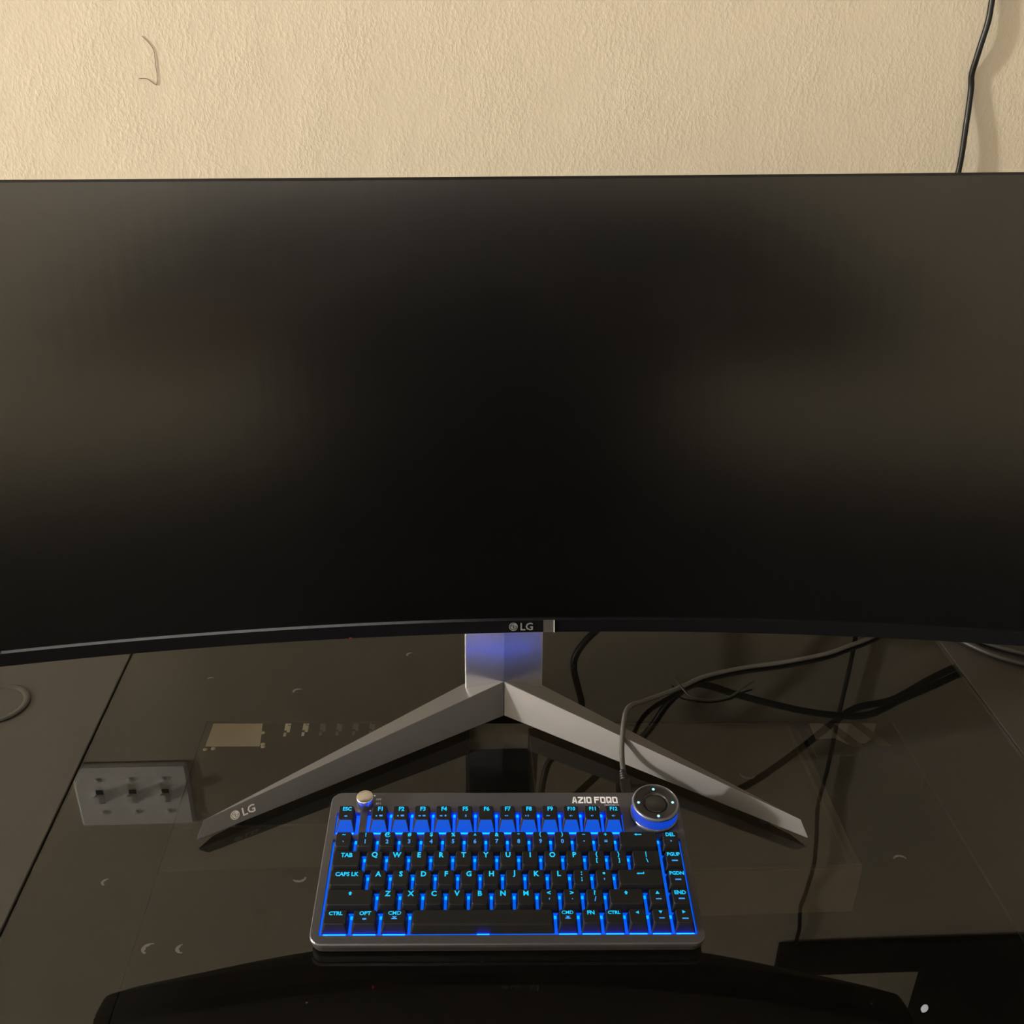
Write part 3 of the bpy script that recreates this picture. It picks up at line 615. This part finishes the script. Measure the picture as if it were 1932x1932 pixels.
# ---------------------------------------------------------------- the photographer, seen only as a blur in the screen
m_shirt = mat('dark_shirt_cloth', (.006, .006, .007), .95, spec=.1); m_skin = mat('skin', (.26, .155, .105), .55, spec=.25); m_pants = mat('dark_trouser_cloth', (.008, .008, .010), .95, spec=.1)
def skin_obj(name, pts, edges, m, parent, O, root=0, sub=2):
    me = bpy.data.meshes.new(name); me.from_pydata([tuple(Vector(p[:3])-Vector(O)) for p in pts], edges, []); me.update()
    o = bpy.data.objects.new(name, me); COL.objects.link(o); o.parent = parent
    sk_ = o.modifiers.new('skin', 'SKIN'); sk_.use_smooth_shade = True
    if not me.skin_vertices: me.attributes.new
    for i, p in enumerate(pts):
        v = me.skin_vertices[0].data[i]; v.radius = (p[3], p[4] if len(p) > 4 else p[3]); v.use_root = (i == root)
    ss = o.modifiers.new('sub', 'SUBSURF'); ss.levels = sub; ss.render_levels = sub
    me.materials.append(m); return o

PX = .03
def P(x, y, z, a, b=None): return (x+PX, y, z, a, b or a)
person = empty('person', (PX, -.34, FZ), 'person in dark clothes holding up a phone, a dark blur in the screen', 'person'); O = person.location
torso = [P(0, -.36, .08, .20, .125), P(0, -.36, .32, .205, .125), P(0, -.35, .54, .22, .125), P(0, -.345, .68, .20, .11), P(0, -.345, .755, .085, .07), P(0, -.335, .79, .060, .058),
         P(-.20, -.345, .725, .066), P(.20, -.345, .725, .066), P(-.295, -.26, .54, .052), P(.295, -.26, .54, .052), P(-.31, -.20, .46, .047), P(.31, -.20, .46, .047)]
skin_obj('shirt', torso, [(0, 1), (1, 2), (2, 3), (3, 4), (4, 5), (3, 6), (3, 7), (6, 8), (7, 9), (8, 10), (9, 11)], m_shirt, person, O)
legs_ = [P(0, -.36, .14, .145, .11), P(-.10, -.36, .0, .09), P(.10, -.36, .0, .09), P(-.11, -.35, -.30, .062), P(.11, -.35, -.30, .062), P(-.115, -.37, -.66, .045), P(.115, -.37, -.66, .045)]
skin_obj('trousers', legs_, [(0, 1), (0, 2), (1, 3), (2, 4), (3, 5), (4, 6)], m_pants, person, O)
for sx in (-1, 1):
    skin_obj('shoe', [P(sx*.115, -.40, -.70, .045, .045), P(sx*.12, -.30, -.708, .046, .04), P(sx*.125, -.19, -.716, .04, .03)], [(0, 1), (1, 2)], m_shirt, person, O)
    # forearm, palm, thumb and four fingers closing round the edge of the phone
    ar = [P(sx*.31, -.205, .465, .042), P(sx*.205, -.12, .525, .036), P(sx*.115, -.065, .585, .027, .022), P(sx*.075, -.045, .625, .030, .017), P(sx*.060, -.034, .655, .026, .014)]
    ed = [(0, 1), (1, 2), (2, 3), (3, 4)]
    for k, (dz, ln) in enumerate(((.022, .95), (.004, 1.05), (-.014, 1.0), (-.030, .8))):
        i = len(ar)
        ar += [P(sx*(.058+.006*k), -.024, .655+dz, .0095), P(sx*(.052+.005*k-.008*ln), -.004, .660+dz, .0088), P(sx*(.030+.004*k), -.002, .664+dz, .0075)]
        ed += [(4, i), (i, i+1), (i+1, i+2)]
    i = len(ar)
    ar += [P(sx*.060, -.045, .660, .011), P(sx*.040, -.050, .688, .0095), P(sx*.024, -.046, .702, .008)]
    ed += [(3, i), (i, i+1), (i+1, i+2)]
    if sx: ar = [(a-PX*min(1, max(0, (b+.2)/.15)), b, c-.045*min(1, max(0, (b+.2)/.15)), d, e_) for a, b, c, d, e_ in ar]
    skin_obj('forearm', ar, ed, m_skin, person, O)
skin_obj('neck', [P(0, -.34, .755, .055), P(0, -.332, .83, .052), P(0, -.322, .89, .054)], [(0, 1), (1, 2)], m_skin, person, O)
HC = Vector((PX, -.315, .945))                    # head centre
def head_pt(u, v, k=1.0):                          # u: heading angle (0 = face), v: -1 chin .. 1 crown
    h = math.sqrt(max(0, 1-abs(v)**2.4)); wx = .074*h*(1-.22*max(0, -v)); wy = .094*h
    x = wx*math.sin(u)*k; y = wy*math.cos(u)*k; z = v*.118
    f = max(0, math.cos(u))
    nose = math.exp(-((u)/.16)**2)*math.exp(-((v+.16)/.16)**2)*.024+math.exp(-(u/.12)**2)*math.exp(-((v-.02)/.16)**2)*.010
    eye = sum(math.exp(-((u-e_)/.17)**2) for e_ in (-.42, .42))*math.exp(-((v-.05)/.09)**2)*.010
    lip = math.exp(-(u/.28)**2)*(math.exp(-((v+.46)/.05)**2)+math.exp(-((v+.56)/.05)**2))*.006
    chin = math.exp(-(u/.3)**2)*math.exp(-((v+.82)/.15)**2)*.010
    brow = math.exp(-(u/.6)**2)*math.exp(-((v-.20)/.07)**2)*.005
    return HC+Vector((x, y+(nose-eye+lip+chin+brow)*(1 if f > 0 else 0), z))
NU, NV = 48, 36
hd = MB(); hd.loft([[head_pt(2*math.pi*i/NU, -.985+1.97*j/NV) for i in range(NU)] for j in range(NV+1)], True, True, True)
fixn(hd.build('head', m_skin, person, O))
for sx in (-1, 1):
    q = MB(); q.lathe([(.0, -.004), (.014, -.004), (.018, 0), (.012, .004), (.0, .004)], (0, 0, 0), 14); q.v = [(HC.x+sx*(.073+abs(c)), HC.y-.005+a*.7, HC.z-.005+b*1.6) for a, b, c in q.v]; fixn(q.build('ear', m_skin, person, O))
    c0 = head_pt(sx*.42, .05)
    q = MB(); q.lathe([(.0, -.010), (.008, -.006), (.0105, 0), (.008, .006), (.0, .010)], (c0.x, c0.y-.0055, c0.z), 14); ey_ = fixn(q.build('eye', m_plate, person, O))
    q = MB(); q.lathe([(.0, -.0012), (.005, -.0008), (.005, .0008), (0, .0012)], (0, 0, 0), 14); q.v = [(c0.x+a, c0.y+.0045+c, c0.z+b) for a, b, c in q.v]; fixn(q.build('pupil', m_frame, ey_)).location = (-O.x, -O.y, -O.z)
    q = MB(); q.tube([head_pt(sx*u, .22)+Vector((0, .002, 0)) for u in (.2, .4, .6)], .003, 8, 4); q.build('eyebrow', m_hair, person, O)
q = MB(); q.tube([head_pt(u, -.51)+Vector((0, .0005, 0)) for u in (-.24, -.1, .1, .24)], .0032, 8, 4, .6); q.build('lips', mat('lip_skin', (.32, .14, .11), .5), person, O)
hr = MB(); loops = []
for j in range(15):
    loops.append([])
    for i in range(NU):
        u = 2*math.pi*i/NU; lo = .48-.95*(.5-.5*math.cos(u))**1.3; v = lo+(.985-lo)*j/14
        loops[-1].append(HC+(head_pt(u, v)-HC)*1.075)
hr.loft(loops, False, True, True); fixn(hr.build('hair', m_hair, person, O))
# dark sofa along the opposite wall, mirrored as the dark lower band of the screen
m_sofa = mat('charcoal_sofa_cloth', (.018, .017, .017), .95)
sofa = empty('sofa', (-.2, -1.9, FZ), 'long charcoal sofa along the wall opposite the desk', 'sofa'); O = sofa.location
def pad(name, x0, x1, y0, y1, z0, z1, rr=.04):
    q = MB(); q.loft([rrect(x0+rr*.5, x1-rr*.5, y0+rr*.5, y1-rr*.5, rr, z0, 3), rrect(x0, x1, y0, y1, rr, z0+rr*.6, 3), rrect(x0, x1, y0, y1, rr, z1-rr*.6, 3), rrect(x0+rr*.5, x1-rr*.5, y0+rr*.5, y1-rr*.5, rr, z1, 3)])
    q.build(name, m_sofa, sofa, O)
pad('base', -2.3, 1.9, -2.36, -1.45, FZ+.02, FZ+.28)
for k in range(4): pad('seat_cushion', -2.05+.975*k, -1.09+.975*k, -2.12, -1.43, FZ+.285, FZ+.46); pad('back_cushion', -2.05+.975*k, -1.09+.975*k, -2.32, -2.10, FZ+.40, FZ+.90)
for a, b in ((-2.3, -2.06), (1.86, 2.10)): pad('armrest', a, b, -2.36, -1.43, FZ+.02, FZ+.64)
ph = empty('phone', (0, -.01, .66), 'black phone held in both hands facing the screen', 'phone'); O = ph.location
q = MB(); l0, l1 = [], []
for lst, dep in ((l0, .007), (l1, .0145)):
    for a, b, _ in rrect(-.056, .015, -.125, .018, .010, 0, 4): lst.append(tuple(Vector((0, 0, .6962))+rt2*a+up2*b-fw*dep))
q.loft([l0, l1]); fixn(q.build('phone_body', m_bezel, ph, O))
